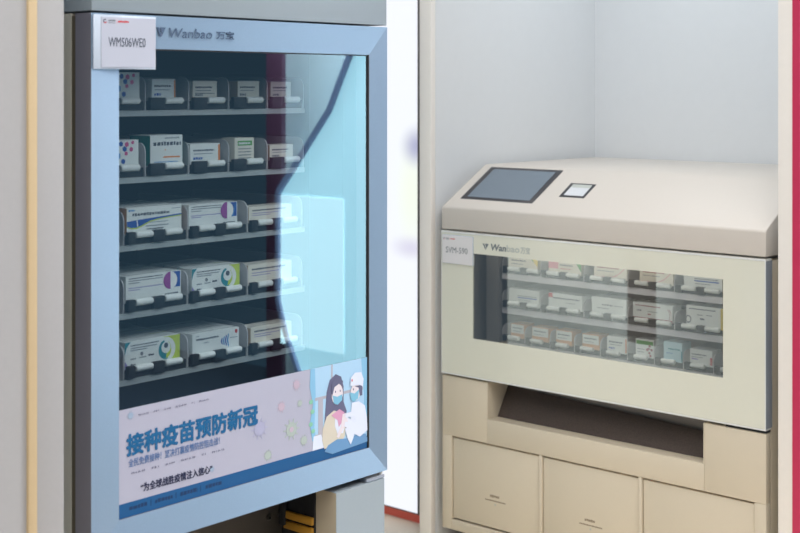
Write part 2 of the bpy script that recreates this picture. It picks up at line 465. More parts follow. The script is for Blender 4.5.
def carton(w, h, d, body, side=None):
    mb = MB()
    mb.box(-w / 2, w / 2, 0, d, 0, h, body)
    if side is not None:
        e = .0003
        mb.box(-w / 2 - e, -w / 2, .001, d - .001, .001, h - .001, side)
        mb.box(w / 2, w / 2 + e, .001, d - .001, .001, h - .001, side)
    mb.box(-w / 2, w / 2, .012, .0126, h, h + .0004, I_grey)       # flap seam on the top
    return mb
E1 = -.0003
def art(mb, kind, w, h):
    l, r = -w / 2, w / 2
    y = 0
    if kind == 'dots':
        for (fx, fz, rr, m) in ((.52, .86, .0055, I_blue), (.68, .84, .0055, I_pink), (.62, .68, .0058, I_blue), (.80, .66, .005, I_pink), (.66, .52, .0045, I_pink),
                                (.42, .44, .0085, I_sky), (.58, .24, .0056, I_blue), (.84, .9, .004, I_pink)):
            mb.disc(l + fx * w, fz * h, rr, rr, y - .0003, y, m, 6, 30, 390)
        mb.glyphs(l + .04 * w, l + .28 * w, .72 * h, .1 * h, y, I_dark); mb.glyphs(l + .45 * w, l + .9 * w, .06 * h, .06 * h, y, I_dark)
    elif kind in ('plain', 'tab', 'warm'):
        mb.glyphs(l + .1 * w, l + .8 * w, .62 * h, .11 * h, y, I_dark); mb.glyphs(l + .12 * w, l + .75 * w, .48 * h, .05 * h, y, I_grey)
        mb.glyphs(l + .1 * w, l + .4 * w, .22 * h, .13 * h, y, I_blue if kind == 'tab' else I_grey)
        if kind == 'tab': mb.box(r - .06 * w, r, y - .0003, y, .08 * h, .94 * h, I_or)
        if kind == 'warm': mb.box(l, r, y - .0003, y, .02 * h, .17 * h, I_yel); mb.glyphs(l + .1 * w, l + .9 * w, .34 * h, .05 * h, y, I_grey)
    elif kind == 'bigwhite':
        mb.glyphs(l + .09 * w, l + .95 * w, .66 * h, .13 * h, y, I_dark); mb.glyphs(l + .45 * w, l + .9 * w, .88 * h, .05 * h, y, I_grey)
        mb.glyphs(l + .4 * w, l + .6 * w, .50 * h, .05 * h, y, I_or, dens=.6); mb.glyphs(l + .4 * w, l + .92 * w, .26 * h, .06 * h, y, I_or, gap=.05)
        mb.glyphs(l + .12 * w, l + .85 * w, .12 * h, .035 * h, y, I_sky)
    elif kind == 'greenhead':
        mb.box(l + .15 * w, r - .1 * w, y - .0003, y, .68 * h, .88 * h, I_green); mb.glyphs(l + .2 * w, r - .2 * w, .73 * h, .09 * h, y - .0003, I_white)
        for k in range(4): mb.glyphs(l + .18 * w, r - .15 * w, (.52 - .13 * k) * h, .05 * h, y, I_grey)
    elif kind == 'wave':
        up = [(l, .50 * h), (l + .1 * w, .52 * h), (l + .22 * w, .545 * h), (l + .35 * w, .56 * h), (l + .6 * w, .60 * h), (r, .66 * h)]
        lo = [(r, .61 * h), (l + .6 * w, .54 * h), (l + .42 * w, .48 * h), (l + .30 * w, .36 * h), (l + .18 * w, .26 * h), (l + .08 * w, .26 * h), (l, .33 * h)]
        mb.prism(up + lo, y - .0003, y, I_blue)
        lo2 = [(r, .57 * h), (l + .6 * w, .50 * h), (l + .42 * w, .43 * h), (l + .30 * w, .31 * h), (l + .18 * w, .21 * h), (l + .08 * w, .21 * h), (l, .28 * h)]
        mb.prism([(x, z) for x, z in lo[::-1]][::-1] + lo2[::-1], y - .0003, y, I_lime)
        mb.prism([(l + .17 * w, .56 * h), (l + .185 * w, .56 * h), (l + .2 * w, .28 * h), (l + .185 * w, .28 * h)], y - .0006, y - .0003, I_white)
        mb.glyphs(l + .1 * w, l + .78 * w, .68 * h, .12 * h, y, I_dark); mb.glyphs(l + .03 * w, l + .14 * w, .86 * h, .07 * h, y, I_sky); mb.glyphs(l + .82 * w, l + .98 * w, .86 * h, .03 * h, y, I_grey)
        mb.glyphs(l + .36 * w, l + .75 * w, .40 * h, .03 * h, y, I_grey); mb.glyphs(l + .34 * w, l + .76 * w, .26 * h, .05 * h, y, I_grey); mb.glyphs(l + .36 * w, l + .66 * w, .14 * h, .06 * h, y, I_dark)
    elif kind in ('pill', 'pillbig'):
        bx = l + .80 * w if kind == 'pill' else l + .78 * w
        mb.box(bx, r - .002, y - .0003, y, .38 * h, h - .001, I_blue)
        if kind == 'pillbig':
            mb.prism([(bx + .10 * w, .38 * h), (bx + .13 * w, .38 * h), (r - .004, .9 * h), (r - .004, h - .002), (bx + .16 * w, .75 * h)], y - .0005, y - .0003, I_sky)
        mb.disc(bx, .66 * h, .018, .018, y - .0009, y - .0006, I_white, 24)
        mb.disc(bx, .66 * h, .018, .018, y - .0012, y - .0009, I_purple, 14, 90, 270)
        for k, (q, mm) in enumerate(((.92, I_dark), (.83, I_grey), (.74, I_grey), (.56, I_lav), (.48, I_lav))):
            mb.glyphs(l + .05 * w, l + (.66 if q not in (.74, .48) else .25) * w, q * h - .04 * h, .045 * h, y, mm)
        mb.glyphs(l + .7 * w, l + .95 * w, .12 * h, .06 * h, y, I_dark)
    elif kind == 'lime':
        mb.box(r - .30 * w, r, y - .0003, y, 0, h, I_lime)
        mb.prism([(l, h), (l, .55 * h), (l + .03 * w, .8 * h), (l + .10 * w, h)], y - .0003, y, I_teal)
        mb.prism([(l, 0), (l, .3 * h), (l + .06 * w, .1 * h), (l + .12 * w, 0)], y - .0003, y, I_lav)
        mb.disc(r - .27 * w, .5 * h, .026, .026, y - .0006, y - .0003, white, 24)
        mb.disc(r - .27 * w, .5 * h, .018, .020, y - .0009, y - .0006, I_teal, 14, 100, 290)
        mb.disc(r - .265 * w, .5 * h, .014, .018, y - .0012, y - .0009, I_lime, 14, -90, 60)
        mb.disc(r - .265 * w, .58 * h, .012, .012, y - .0015, y - .0012, white, 16)
        mb.disc(r - .265 * w, .66 * h, .0055, .0055, y - .0018, y - .0015, I_dark, 14)
        for q, e_ in ((.86, .62), (.76, .64), (.68, .40)): mb.glyphs(l + .1 * w, l + e_ * w, q * h - .03 * h, .05 * h, y, I_dark if q == .86 else I_grey)
        mb.glyphs(l + .1 * w, l + .2 * w, .32 * h, .06 * h, y, I_grey); mb.glyphs(l + .26 * w, l + .38 * w, .34 * h, .05 * h, y, I_grey); mb.glyphs(l + .42 * w, l + .52 * w, .36 * h, .08 * h, y, I_dark, gap=.05)
        mb.glyphs(l + .1 * w, l + .19 * w, .10 * h, .08 * h, y, I_dark); mb.disc(l + .3 * w, .50 * h, .004, .004, y - .0003, y, I_grey, 10)
    elif kind == 'fan':
        for k in range(4):
            cx = l + (.60 + .045 * k) * w; hh = (.16 + .05 * k) * h
            mb.prism([(cx, .48 * h), (cx + .030 * w, .48 * h + hh), (cx + .044 * w, .48 * h + .8 * hh), (cx + .026 * w, .48 * h), (cx + .044 * w, .48 * h - .8 * hh), (cx + .030 * w, .48 * h - hh)], y - .0003, y, I_sky if k % 2 else I_blue)
        mb.disc(r - .06 * w, .84 * h, .004, .005, y - .0003, y, I_red, 6)
        mb.glyphs(l + .08 * w, l + .56 * w, .68 * h, .10 * h, y, I_dark); mb.glyphs(l + .24 * w, l + .34 * w, .52 * h, .05 * h, y, I_grey); mb.glyphs(l + .8 * w, l + .96 * w, .55 * h, .04 * h, y, I_grey)
        mb.glyphs(l + .05 * w, l + .25 * w, .08 * h, .03 * h, y, I_grey); mb.glyphs(l + .08 * w, l + .14 * w, .86 * h, .05 * h, y, I_grey)
    elif kind == 'print':
        mb.glyphs(l + .08 * w, l + .85 * w, .72 * h, .10 * h, y, I_dark); mb.glyphs(l + .08 * w, l + .7 * w, .56 * h, .05 * h, y, I_lav); mb.glyphs(l + .08 * w, l + .5 * w, .44 * h, .05 * h, y, I_lav)
    elif kind == 'yellowcorner':
        mb.prism([(r, h), (r - .25 * w, h), (r - .12 * w, .5 * h), (r, .2 * h)], y - .0003, y, I_yel); mb.prism([(r - .25 * w, h), (r - .38 * w, h), (r - .12 * w, .5 * h)], y - .0003, y, I_green)
        mb.glyphs(l + .1 * w, l + .6 * w, .5 * h, .09 * h, y, I_dark)
        mb.glyphs(l + .1 * w, l + .5 * w, .3 * h, .05 * h, y, I_grey)
    elif kind == 'pinkwash':
        mb.box(l, l + .30 * w, y - .0003, y, .3 * h, h, I_rose); mb.prism([(r, .9 * h), (r - .2 * w, .9 * h), (r, .2 * h)], y - .0003, y, I_green)
        mb.glyphs(l + .35 * w, l + .75 * w, .5 * h, .08 * h, y, I_dark); mb.glyphs(l + .35 * w, l + .7 * w, .3 * h, .05 * h, y, I_red)
    elif kind == 'swoop':
        for k in range(20):
            a0 = k / 20; a1 = (k + 1) / 20
            f = lambda t: .08 * h + .75 * h * max(0, (t - .45) / .55) ** 2
            mb.prism([(l + a0 * w, f(a0)), (l + a1 * w, f(a1)), (l + a1 * w, f(a1) + .05 * h), (l + a0 * w, f(a0) + .05 * h)], y - .0003, y, I_rose)
        mb.glyphs(l + .1 * w, l + .75 * w, .6 * h, .08 * h, y, I_mar); mb.glyphs(l + .1 * w, l + .6 * w, .42 * h, .05 * h, y, I_grey)
    elif kind == 'bluebar':
        mb.box(l + .28 * w, r - .08 * w, y - .0003, y, .40 * h, .47 * h, I_blue); mb.glyphs(l + .28 * w, r - .1 * w, .52 * h, .07 * h, y, I_grey); mb.glyphs(l + .3 * w, l + .7 * w, .26 * h, .05 * h, y, I_grey)
    elif kind == 'redcorner':
        mb.box(l, l + .12 * w, y - .0003, y, .72 * h, h, I_red); mb.glyphs(l + .14 * w, l + .92 * w, .66 * h, .09 * h, y, I_dark); mb.glyphs(l + .5 * w, l + .8 * w, .42 * h, .05 * h, y, I_grey)
    elif kind == 'scribble':
        mb.glyphs(l + .3 * w, l + .62 * w, .55 * h, .09 * h, y, I_dark, gap=.4); mb.glyphs(l + .15 * w, l + .5 * w, .36 * h, .05 * h, y, I_grey); mb.glyphs(l + .66 * w, l + .9 * w, .56 * h, .05 * h, y, I_grey)
    elif kind == 'maroon':
        mb.box(l, r, y - .0003, y, 0, .16 * h, I_mar); mb.glyphs(l + .06 * w, l + .7 * w, .8 * h, .07 * h, y, I_mar); mb.glyphs(l + .1 * w, l + .22 * w, .50 * h, .10 * h, y, I_grey)
        mb.glyphs(l + .38 * w, l + .62 * w, .5 * h, .05 * h, y, I_grey); mb.glyphs(l + .38 * w, l + .46 * w, .33 * h, .09 * h, y, I_mar, gap=.05)
        for k in range(12):
            a0, a1 = R(-34 + 6.5 * k), R(-34 + 6.5 * (k + 1)); rr = .55 * h
            for q in (0, .005):
                c = (r - .24 * w - q, .4 * h)
                mb.prism([(c[0] + rr * math.cos(a0), c[1] + rr * math.sin(a0)), (c[0] + rr * math.cos(a1), c[1] + rr * math.sin(a1)), (c[0] + (rr + .001) * math.cos(a1), c[1] + (rr + .001) * math.sin(a1)), (c[0] + (rr + .001) * math.cos(a0), c[1] + (rr + .001) * math.sin(a0))], y - .0003, y, I_mar)
    elif kind == 'yellowedge':
        mb.box(r - .06 * w, r, y - .0003, y, 0, h, I_yel); mb.disc(l + .06 * w, .34 * h, .009, .011, y - .0003, y, I_grey, 18); mb.disc(l + .06 * w, .34 * h, .006, .0075, y - .0006, y - .0003, white, 18)
        mb.glyphs(l + .08 * w, l + .8 * w, .82 * h, .06 * h, y, I_dark); mb.glyphs(l + .3 * w, l + .45 * w, .56 * h, .05 * h, y, I_grey); mb.glyphs(l + .55 * w, l + .7 * w, .58 * h, .05 * h, y, I_grey)
        mb.glyphs(l + .38 * w, l + .50 * w, .36 * h, .09 * h, y, I_dark, gap=.05)
    elif kind == 'orangebox':
        mb.box(l + .02 * w, r - .02 * w, y - .0003, y, .34 * h, .96 * h, white); mb.glyphs(l + .12 * w, r - .15 * w, .66 * h, .10 * h, y - .0003, I_dark); mb.glyphs(l + .12 * w, r - .3 * w, .46 * h, .05 * h, y - .0003, I_grey)
    elif kind == 'hearts':
        mb.box(l + .04 * w, r - .04 * w, y - .0003, y, .70 * h, .92 * h, I_green)
        for fx, fz in ((.78, .66), (.64, .44), (.76, .28), (.88, .46), (.72, .5), (.82, .12)): mb.disc(l + fx * w, fz * h, .004, .004, y - .0006, y - .0003, I_mar, 8)
        mb.glyphs(l + .1 * w, l + .5 * w, .42 * h, .05 * h, y, I_grey); mb.glyphs(l + .1 * w, l + .45 * w, .26 * h, .05 * h, y, I_grey)
    elif kind == 'ice':
        mb.glyphs(l + .25 * w, r - .1 * w, .6 * h, .09 * h, y, I_teal); mb.glyphs(l + .15 * w, l + .5 * w, .4 * h, .05 * h, y, I_sky); mb.box(r - .05 * w, r, y - .0003, y, .05 * h, .6 * h, I_teal)
    elif kind == 'redtab':
        mb.box(r - .10 * w, r, y - .0003, y, .12 * h, .58 * h, I_red); mb.glyphs(l + .08 * w, l + .75 * w, .64 * h, .09 * h, y, I_dark); mb.glyphs(l + .08 * w, l + .36 * w, .34 * h, .10 * h, y, I_lav, gap=.1); mb.glyphs(l + .08 * w, l + .6 * w, .5 * h, .05 * h, y, I_grey)
    return mb

def place_box(side, lx0, lx1, z, h, ly, d, kind, body, label, group, sidem=None, behind=0, behind_label=None):
    w = lx1 - lx0; cx = (lx0 + lx1) / 2
    mb = art(carton(w, h, d, body, sidem), kind, w, h)
    o = mb.build('medicine_box', smooth=20)
    outs = [o]
    for k in range(behind):
        outs.append(o.copy()); COL.objects.link(outs[-1])
    for k, q in enumerate(outs):
        yy = ly + k * (d + .003)
        if side == 'L': q.location = (LX - yy, LY + cx, z); q.rotation_euler = (0, 0, R(90))
        else: q.location = (RX + cx, RY + yy, z)
        if k == 0: tag(q, label, 'medicine box', group)
        else: tag(q, behind_label, 'medicine box', 'medicine boxes queued behind the front ones')
    return o
GL = 'medicine boxes in the tall blue-framed machine'
bz = .0195
YB = SD + .0055
def LB(row, x0, x1, top, kind, body, label, sidem=None, behind=0, bl=None, d=.045):
    z = zt[row] + bz
    place_box('L', x0, x1, z, top - z, YB, d, kind, body, label, GL, sidem, behind, bl)
LB(0, -.296, -.2032, 1.6324, 'dots', white, 'white medicine box with blue and pink dots on the top shelf below the name card')
LB(0, -.1714, -.1102, 1.6196, 'tab', white, 'small white medicine box with an orange right edge on the top shelf')
LB(0, -.0632, .0031, 1.6159, 'warm', cream_c, 'small cream medicine box with a yellow bottom band on the top shelf')
LB(0, .0630, .1248, 1.6164, 'plain', cream_c, 'small pinkish cream medicine box, fourth from the left on the top shelf', beige_c)
LB(0, .1610, .2228, 1.6150, 'plain', cream_c, 'faint small box seen through the red reflection at the right of the top shelf', beige_c)
LB(1, -.296, -.2057, 1.4959, 'dots', white, 'white medicine box with blue and pink dots on the second shelf beside the green-sided box')
LB(1, -.1752, -.0915, 1.5032, 'bigwhite', white, 'large white medicine box with a dark green side on the second shelf', green_c, d=.07)
LB(1, -.0700, .0115, 1.4823, 'tab', white, 'low white medicine box with an orange edge beside the large green-sided box')
LB(1, .0543, .1099, 1.4915, 'greenhead', cream_c, 'narrow cream medicine box with a green heading on the second shelf', cream_c)
LB(1, .1580, .2291, 1.4734, 'plain', cream_c, 'faint small box seen through the red reflection at the right of the second shelf', beige_c)
LB(2, -.2345, -.0942, 1.3575, 'wave', white, 'wide white medicine box with a blue wave on the third shelf', orange_c, 2, 'medicine box standing behind the blue wave box on the third shelf')
LB(2, -.0741, .0610, 1.3535, 'pillbig', white, 'wide white medicine box with a purple half circle on blue on the third shelf', None, 2, 'medicine box standing behind the purple half circle box on the third shelf')
LB(2, .0952, .2250, 1.3380, 'print', cream_c, 'wide beige box on the third shelf half hidden by the bright reflection', beige_c)
LB(3, -.2370, -.0955, 1.2192, 'pill', white, 'wide white medicine box with a purple half circle, left on the fourth shelf', None, 2, 'medicine box standing behind the purple half circle box on the fourth shelf')
LB(3, -.0659, .0680, 1.2173, 'lime', white, 'lime green and white medicine box in the middle of the fourth shelf', None, 2, 'medicine box standing behind the lime green box on the fourth shelf')
LB(3, .0937, .2250, 1.2100, 'print', cream_c, 'wide beige box on the fourth shelf half hidden by the bright reflection', beige_c)
LB(4, -.2394, -.0985, 1.0856, 'lime', white, 'white and lime green medicine box at the left end of the bottom shelf', None, 2, 'medicine box standing behind the lime green box on the bottom shelf')
LB(4, -.0646, .0660, 1.0786, 'fan', white, 'white medicine box with blue fan arrows in the middle of the bottom shelf', None, 3, 'medicine box standing behind the blue fan box on the bottom shelf', d=.034)
LB(4, .1011, .2250, 1.0708, 'print', cream_c, 'wide beige box on the bottom shelf half hidden by the bright reflection', beige_c)

# ------------------------------------------------------------------ name card on the tall machine's door
def card(name, org, rz, label, text, x0, x1, z0, z1, cx0, cz0, cz1, tx0, tx1, tz0, tz1, logo, inkm):
    t = root(name, org, rz, label, 'name card')
    h = MB(); h.box(x0, x1, -.0035, -.0008, z0, z1, M_holder)
    h.build('card_holder', t, bevel=.0006)
    c = MB(); c.box(cx0, x1 - .0015, -.0048, -.0036, cz0, cz1, M_cardwarm if rz == 0 else M_card); c.build('paper_card', t)
    l = MB(); l.text(text, tx0, tx1, tz0, tz1, -.0054, inkm); l.build('lettering', t)
    g = MB(); lx, lz, lh = logo
    for k in range(14):
        if k in (0, 13): continue
        a0, a1 = R(30 + 24 * k), R(30 + 24 * (k + 1))
        g.prism([(lx + lh * math.cos(a), lz + lh * math.sin(a)) for a in (a0, a1)] + [(lx + .55 * lh * math.cos(a), lz + .55 * lh * math.sin(a)) for a in (a1, a0)], -.0052, -.0048, I_red if k > 7 else I_dark)
    g.glyphs(lx + 1.8 * lh, lx + 5.6 * lh, lz - .1 * lh, .9 * lh, -.0048, I_grey, gap=.1); g.glyphs(lx + 1.8 * lh, lx + 5.4 * lh, lz - .9 * lh, .4 * lh, -.0048, I_grey, gap=.1)
    g.box(lx + 6.3 * lh, lx + 6.45 * lh, -.0050, -.0048, lz - lh, lz + lh, I_rose)
    g.glyphs(lx + 7 * lh, lx + 13 * lh, lz - .5 * lh, 1.0 * lh, -.0048, I_red, gap=.1)
    g.build('small_print', t)
    return t
card('name_card', (LX, LY, 0), R(90), 'white name card lettered WM506WE0 clipped to the tall machine', 'WM506WE0', -.4075, -.2625, 1.6365, 1.7385, -.391, 1.640, 1.7345, -.3750, -.2885, 1.6790, 1.6965, (-.3825, 1.7265, .0042), I_dark)

# ------------------------------------------------------------------ poster on the tall machine's glass
PO = root('poster', (LX, LY + .0105, -.004), R(90), 'lilac white vaccination poster with blue lettering on the lower glass of the tall machine', 'poster')
px0, px1, pz0, pz1 = -.3508, .3436, .7812, .9890
py = .0118
MB().box(px0, px1, py, py + .0004, pz0, pz1, M_postbg).build('poster_sheet', PO)
MB().box(px0, px1, py - .0003, py, pz0, .8090, M_band).build('blue_band', PO)
def plane_text(s, x0, x1, z0, z1, m, bold=0, name='poster_lettering'):
    mb = MB()
    if bold:
        for k in range(8): mb.text(s, x0 + bold * math.cos(k * math.pi / 4), x1 + bold * math.cos(k * math.pi / 4), z0 + bold * math.sin(k * math.pi / 4), z1 + bold * math.sin(k * math.pi / 4), py - .0010 - k * .00002, m)
    mb.text(s, x0, x1, z0, z1, py - .0012, m); return mb.build(name, PO)
plane_text('\u63a5\u79cd\u75ab\u82d7\u9884\u9632\u65b0\u51a0', -.331, .006, .8985, .9390, M_teal, .0016, 'headline')
M_midblue = mat('poster_mid_blue', (74, 110, 160), 0.5, noise=0.03)
M_pin = mat('poster_pinyin_ink', (92, 92, 120), 0.5, noise=0.03)
M_navy = mat('poster_navy', (38, 44, 76), 0.5, noise=0.03)
plane_text('\u5168\u6c11\u514d\u8d39\u63a5\u79cd\uff01\u575a\u51b3\u6253\u8d62\u75ab\u60c5\u9632\u63a7\u963b\u51fb\u6218\uff01', -.327, -.098, .8762, .8920, M_midblue)
plane_text('\u201c\u4e3a\u5168\u7403\u6218\u80dc\u75ab\u60c5\u6ce8\u5165\u4fe1\u5fc3\u201d', -.298, -.118, .8225, .8390, M_navy, .0003)
plane_text('M I A N      F E I      X I N      G U A N      Y I      M I A O', -.303, -.128, .9715, .9748, M_pin)
plane_text('M I A N      F E I      X I N      G U A N      Y I      M I A O', -.320, -.086, .8620, .8655, M_pin)
g = MB()
for k, xx in enumerate((-.325, -.263, -.200, -.135)):
    g.glyphs(xx, xx + .043, .7925, .0085, py - .0004, M_bandink, gap=.2)
    if k < 3: g.box(xx + .051, xx + .0525, py - .0006, py - .0004, .791, .803, M_bandink)
g.build('band_print', PO)
# virus doodles
M_virus = mat('poster_virus_green', (168, 180, 174), 0.5, noise=0.03); M_vpink = mat('poster_virus_pink', (186, 168, 184), 0.5, noise=0.03); M_vlil = mat('poster_virus_lilac', (166, 166, 192), 0.5, noise=0.03); M_vblue = mat('poster_virus_blue', (150, 168, 190), 0.5, noise=0.03)
for cx, cz, rr, m in ((.105, .868, .016, M_virus), (.142, .837, .009, M_virus), (.036, .826, .009, M_virus), (.012, .887, .016, M_vlil), (.075, .922, .009, M_vpink), (.120, .962, .009, M_vpink), (-.322, .975, .006, M_vblue), (-.118, .829, .005, M_vblue), (.130, .920, .006, M_virus)):
    v = MB(); v.disc(cx, cz, rr, rr, py - .0006, py - .0003, m, 16)
    for k in range(10):
        a = R(36 * k); c, s = math.cos(a), math.sin(a); q = rr * .09
        v.prism([(cx + .9 * rr * c - q * s, cz + .9 * rr * s + q * c), (cx + .9 * rr * c + q * s, cz + .9 * rr * s - q * c), (cx + 1.45 * rr * c + q * s, cz + 1.45 * rr * s - q * c), (cx + 1.45 * rr * c - q * s, cz + 1.45 * rr * s + q * c)], py - .0006, py - .0003, m)
    if rr > .012 and m is M_virus: v.disc(cx, cz, .006, .006, py - .0009, py - .0006, M_vpink, 12)
    v.build('virus_drawing', PO)
# the drawing of a nurse giving a seated woman her vaccination
c_ = lambda n, rgb: mat('drawing_' + n, tuple(.72 * v + .28 * q for v, q in zip(rgb, (180, 196, 220))), 0.5, noise=0.02)  # the blend puts the bluish reflection veil into the drawing's colours
D_sky = c_('window_blue', (158, 200, 226)); D_wood = c_('window_wood', (168, 158, 164)); D_skin = c_('skin', (236, 216, 214)); D_hair = c_('hair', (62, 56, 86)); D_mask = c_('mask', (96, 172, 200))
D_cardi = c_('cardigan', (214, 196, 164)); D_scarf = c_('scarf', (214, 132, 164)); D_white = c_('white', (226, 228, 240)); D_jean = c_('jeans', (70, 124, 172)); D_curt = c_('curtain', (110, 176, 210)); D_leaf = c_('leaf', (116, 190, 140)); D_line = c_('outline', (120, 120, 150)); D_desk = c_('desk', (176, 160, 158))
d = MB()
CNT = [0]
def lay(n):
    CNT[0] += 1; q = .00025 * n + .00001 * CNT[0]
    return (py - q - .0002, py - q)
def poly(pts, n, m): d.prism(pts, *lay(n), m)
poly([(.165, .989), (.3436, .989), (.3436, .809), (.170, .809), (.175, .84), (.160, .87), (.172, .91), (.160, .95)], 1, D_sky)
poly([(.162, .989), (.176, .989), (.178, .93), (.174, .86), (.180, .83), (.168, .83), (.160, .87), (.170, .91), (.160, .95)], 2, D_curt)
for a in ((.2265, .2315, .92, .989), (.176, .330, .9170, .9235), (.186, .201, .815, .917), (.176, .3436, .8370, .8420)): poly([(a[0], a[2]), (a[1], a[2]), (a[1], a[3]), (a[0], a[3])], 2, D_wood)
poly([(.324, .989), (.3436, .989), (.3436, .82), (.330, .82), (.334, .9)], 2, D_curt)
poly([(.172, .84), (.195, .84), (.21, .809), (.168, .809)], 2, D_white)
for cx, cz in ((.164, .917), (.168, .895), (.163, .868), (.170, .852)): d.disc(cx, cz, .006, .005, *lay(3), D_leaf, 12)
# woman
poly([(.205, .86), (.212, .93), (.222, .956), (.241, .966), (.258, .958), (.266, .935), (.266, .90), (.276, .878), (.272, .855), (.25, .85), (.22, .845)], 3, D_hair)
poly([(.198, .826), (.20, .852), (.212, .876), (.235, .886), (.262, .876), (.272, .852), (.270, .822), (.255, .809), (.205, .806)], 4, D_cardi)
poly([(.238, .872), (.263, .872), (.270, .85), (.264, .83), (.246, .832), (.238, .85)], 5, D_white)
poly([(.226, .877), (.252, .886), (.268, .876), (.262, .858), (.250, .846), (.246, .862)], 6, D_scarf)
d.disc(.245, .921, .018, .023, *lay(6), D_skin, 20)
poly([(.226, .948), (.245, .957), (.263, .948), (.262, .934), (.252, .944), (.236, .938), (.228, .918)], 7, D_hair)
poly([(.230, .920), (.245, .915), (.261, .918), (.260, .905), (.246, .897), (.234, .902)], 7, D_mask)
for ex in (.239, .254): d.disc(ex, .927, .0016, .0025, *lay(7), D_hair, 10)
poly([(.262, .873), (.272, .874), (.280, .850), (.262, .838), (.250, .822), (.242, .826), (.256, .846)], 7, D_skin)
poly([(.216, .812), (.245, .820), (.275, .816), (.315, .818), (.338, .815), (.3436, .805), (.3436, .796), (.23, .790), (.205, .800)], 4, D_jean)
# nurse
poly([(.292, .893), (.315, .893), (.335, .880), (.342, .850), (.3436, .822), (.318, .812), (.300, .822), (.286, .842), (.270, .858), (.274, .866), (.288, .857)], 6, D_white)
poly([(.270, .855), (.292, .848), (.312, .846), (.312, .836), (.285, .834), (.268, .845)], 7, D_white)
poly([(.268, .84), (.290, .84), (.304, .83), (.296, .812), (.288, .800), (.278, .815)], 7, D_white)
d.disc(.304, .916, .016, .020, *lay(6), D_skin, 20)
poly([(.286, .932), (.288, .950), (.302, .960), (.322, .958), (.330, .942), (.328, .924), (.318, .930)], 8, D_white)
poly([(.300, .930), (.326, .928), (.326, .905), (.318, .905), (.314, .924)], 7, D_hair)
poly([(.286, .918), (.300, .913), (.316, .920), (.312, .900), (.298, .894), (.288, .902)], 7, D_mask)
d.disc(.297, .923, .0016, .0024, *lay(7), D_hair, 10)
poly([(.268, .870), (.282, .874), (.286, .866), (.272, .860)], 8, D_skin)
for cx in (.276, .287): d.disc(cx, .868, .006, .006, *lay(8), D_white, 12)
d.disc(.292, .944, .002, .003, *lay(9), I_red, 8)
d.build('nurse_drawing', PO, smooth=5)

# ------------------------------------------------------------------ the low machine (front faces -y)
RX, RY = -2.1225, 3.18
VR = root('vending_machine', (RX, RY, 0), 0, 'low cream medicine vending machine with a slanted screen hood in the right niche', 'vending machine')
HW = .535
# body: shell panels with openings for the tray slot and three drawers
b = MB()
Y0 = .004
def front(x0, x1, z0, z1, y0=Y0, y1=.03, m=M_cream): b.box(x0, x1, y0, y1, z0, z1, m)
front(-HW, -.3625, .543, .7235); front(.3594, HW - .001, .543, .7225)
front(-.3625, .3594, .543, .6145)
front(-HW, -.4985, .258, .543); front(.5015, HW - .001, .258, .543)
front(-.1735, -.1625, .2905, .543); front(.1585, .1695, .2905, .543)
front(-.4985, .5015, .258, .2885)
b.box(-HW, -HW + .02, .0302, .87, .258, 1.16, M_cream); b.box(HW - .021, HW - .001, .0302, .87, .258, 1.16, M_cream)
b.box(-HW + .0202, HW - .0212, .85, .87, .258, 1.16, M_insidegrey)
b.box(-HW + .0202, HW - .0212, .0302, .849, .258, .275, M_cream)
b.box(-HW + .0202, HW - .0212, .0302, .849, .725, .742, M_insidegrey)
b.box(-HW + .0202, HW - .0212, .0302, .849, .548, .560, M_cream)
b.build('body', VR, bevel=.0015)
MB().box(-.50, .50, .05, .85, 0, .2575, M_plate).build('plinth', VR)
# tray slot
sl = MB()
sl.box(-.3624, -.3596, .0044, .20, .6147, .7222, M_cream); sl.box(.3565, .3593, .0044, .20, .6147, .7222, M_cream)
sl.box(-.3624, .3593, .0302, .20, .6100, .6144, M_cream)
sl.box(-.3595, .3564, .19, .2, .6146, .722, M_slotgrey)
sl.box(-.3595, .3564, .1085, .1895, .662, .7215, M_slotgrey)
st = sl.build('pickup_slot', VR)
fl = MB(); fv = []
for yy in (0, .004): fv += [(-.3592, .052 + yy, .6152), (.3560, .052 + yy, .6152), (.3560, .095 + yy, .673), (-.3592, .104 + yy, .7005)]
fl.add(fv, [(0, 1, 2, 3), (7, 6, 5, 4), (0, 4, 5, 1), (1, 5, 6, 2), (2, 6, 7, 3), (3, 7, 4, 0)], M_flap); fl.build('mesh_flap', st)
# drawers
I_brown = ink('brown_grey', (142, 126, 106))
for i, (a, c) in enumerate(((-.4973, -.1747), (-.1613, .1573), (.1707, .5003))):
    dm = MB(); dm.box(a + .0012, c - .0012, .0095, .028, .2935, .5375, M_cream); dm.box(a + .02, c - .02, .0262, .6, .300, .52, M_insidegrey)
    do = dm.build('drawer', VR, bevel=.0022)
    tx = a + (.0125 + .1123 * 1.0)
    pr = MB(); pr.glyphs(tx + .018, tx + .052, .3845, .0080, .0095, I_brown, gap=.1, seed=3 + i); pr.glyphs(tx, tx + .076, .3725, .0048, .0095, I_brown, gap=.15, seed=9 + i)
    pr.cyl((tx + .037, .0093, .3645), .0028, .0004, 'y', M_logopale, 12)
    pr.build('drawer_print', do)
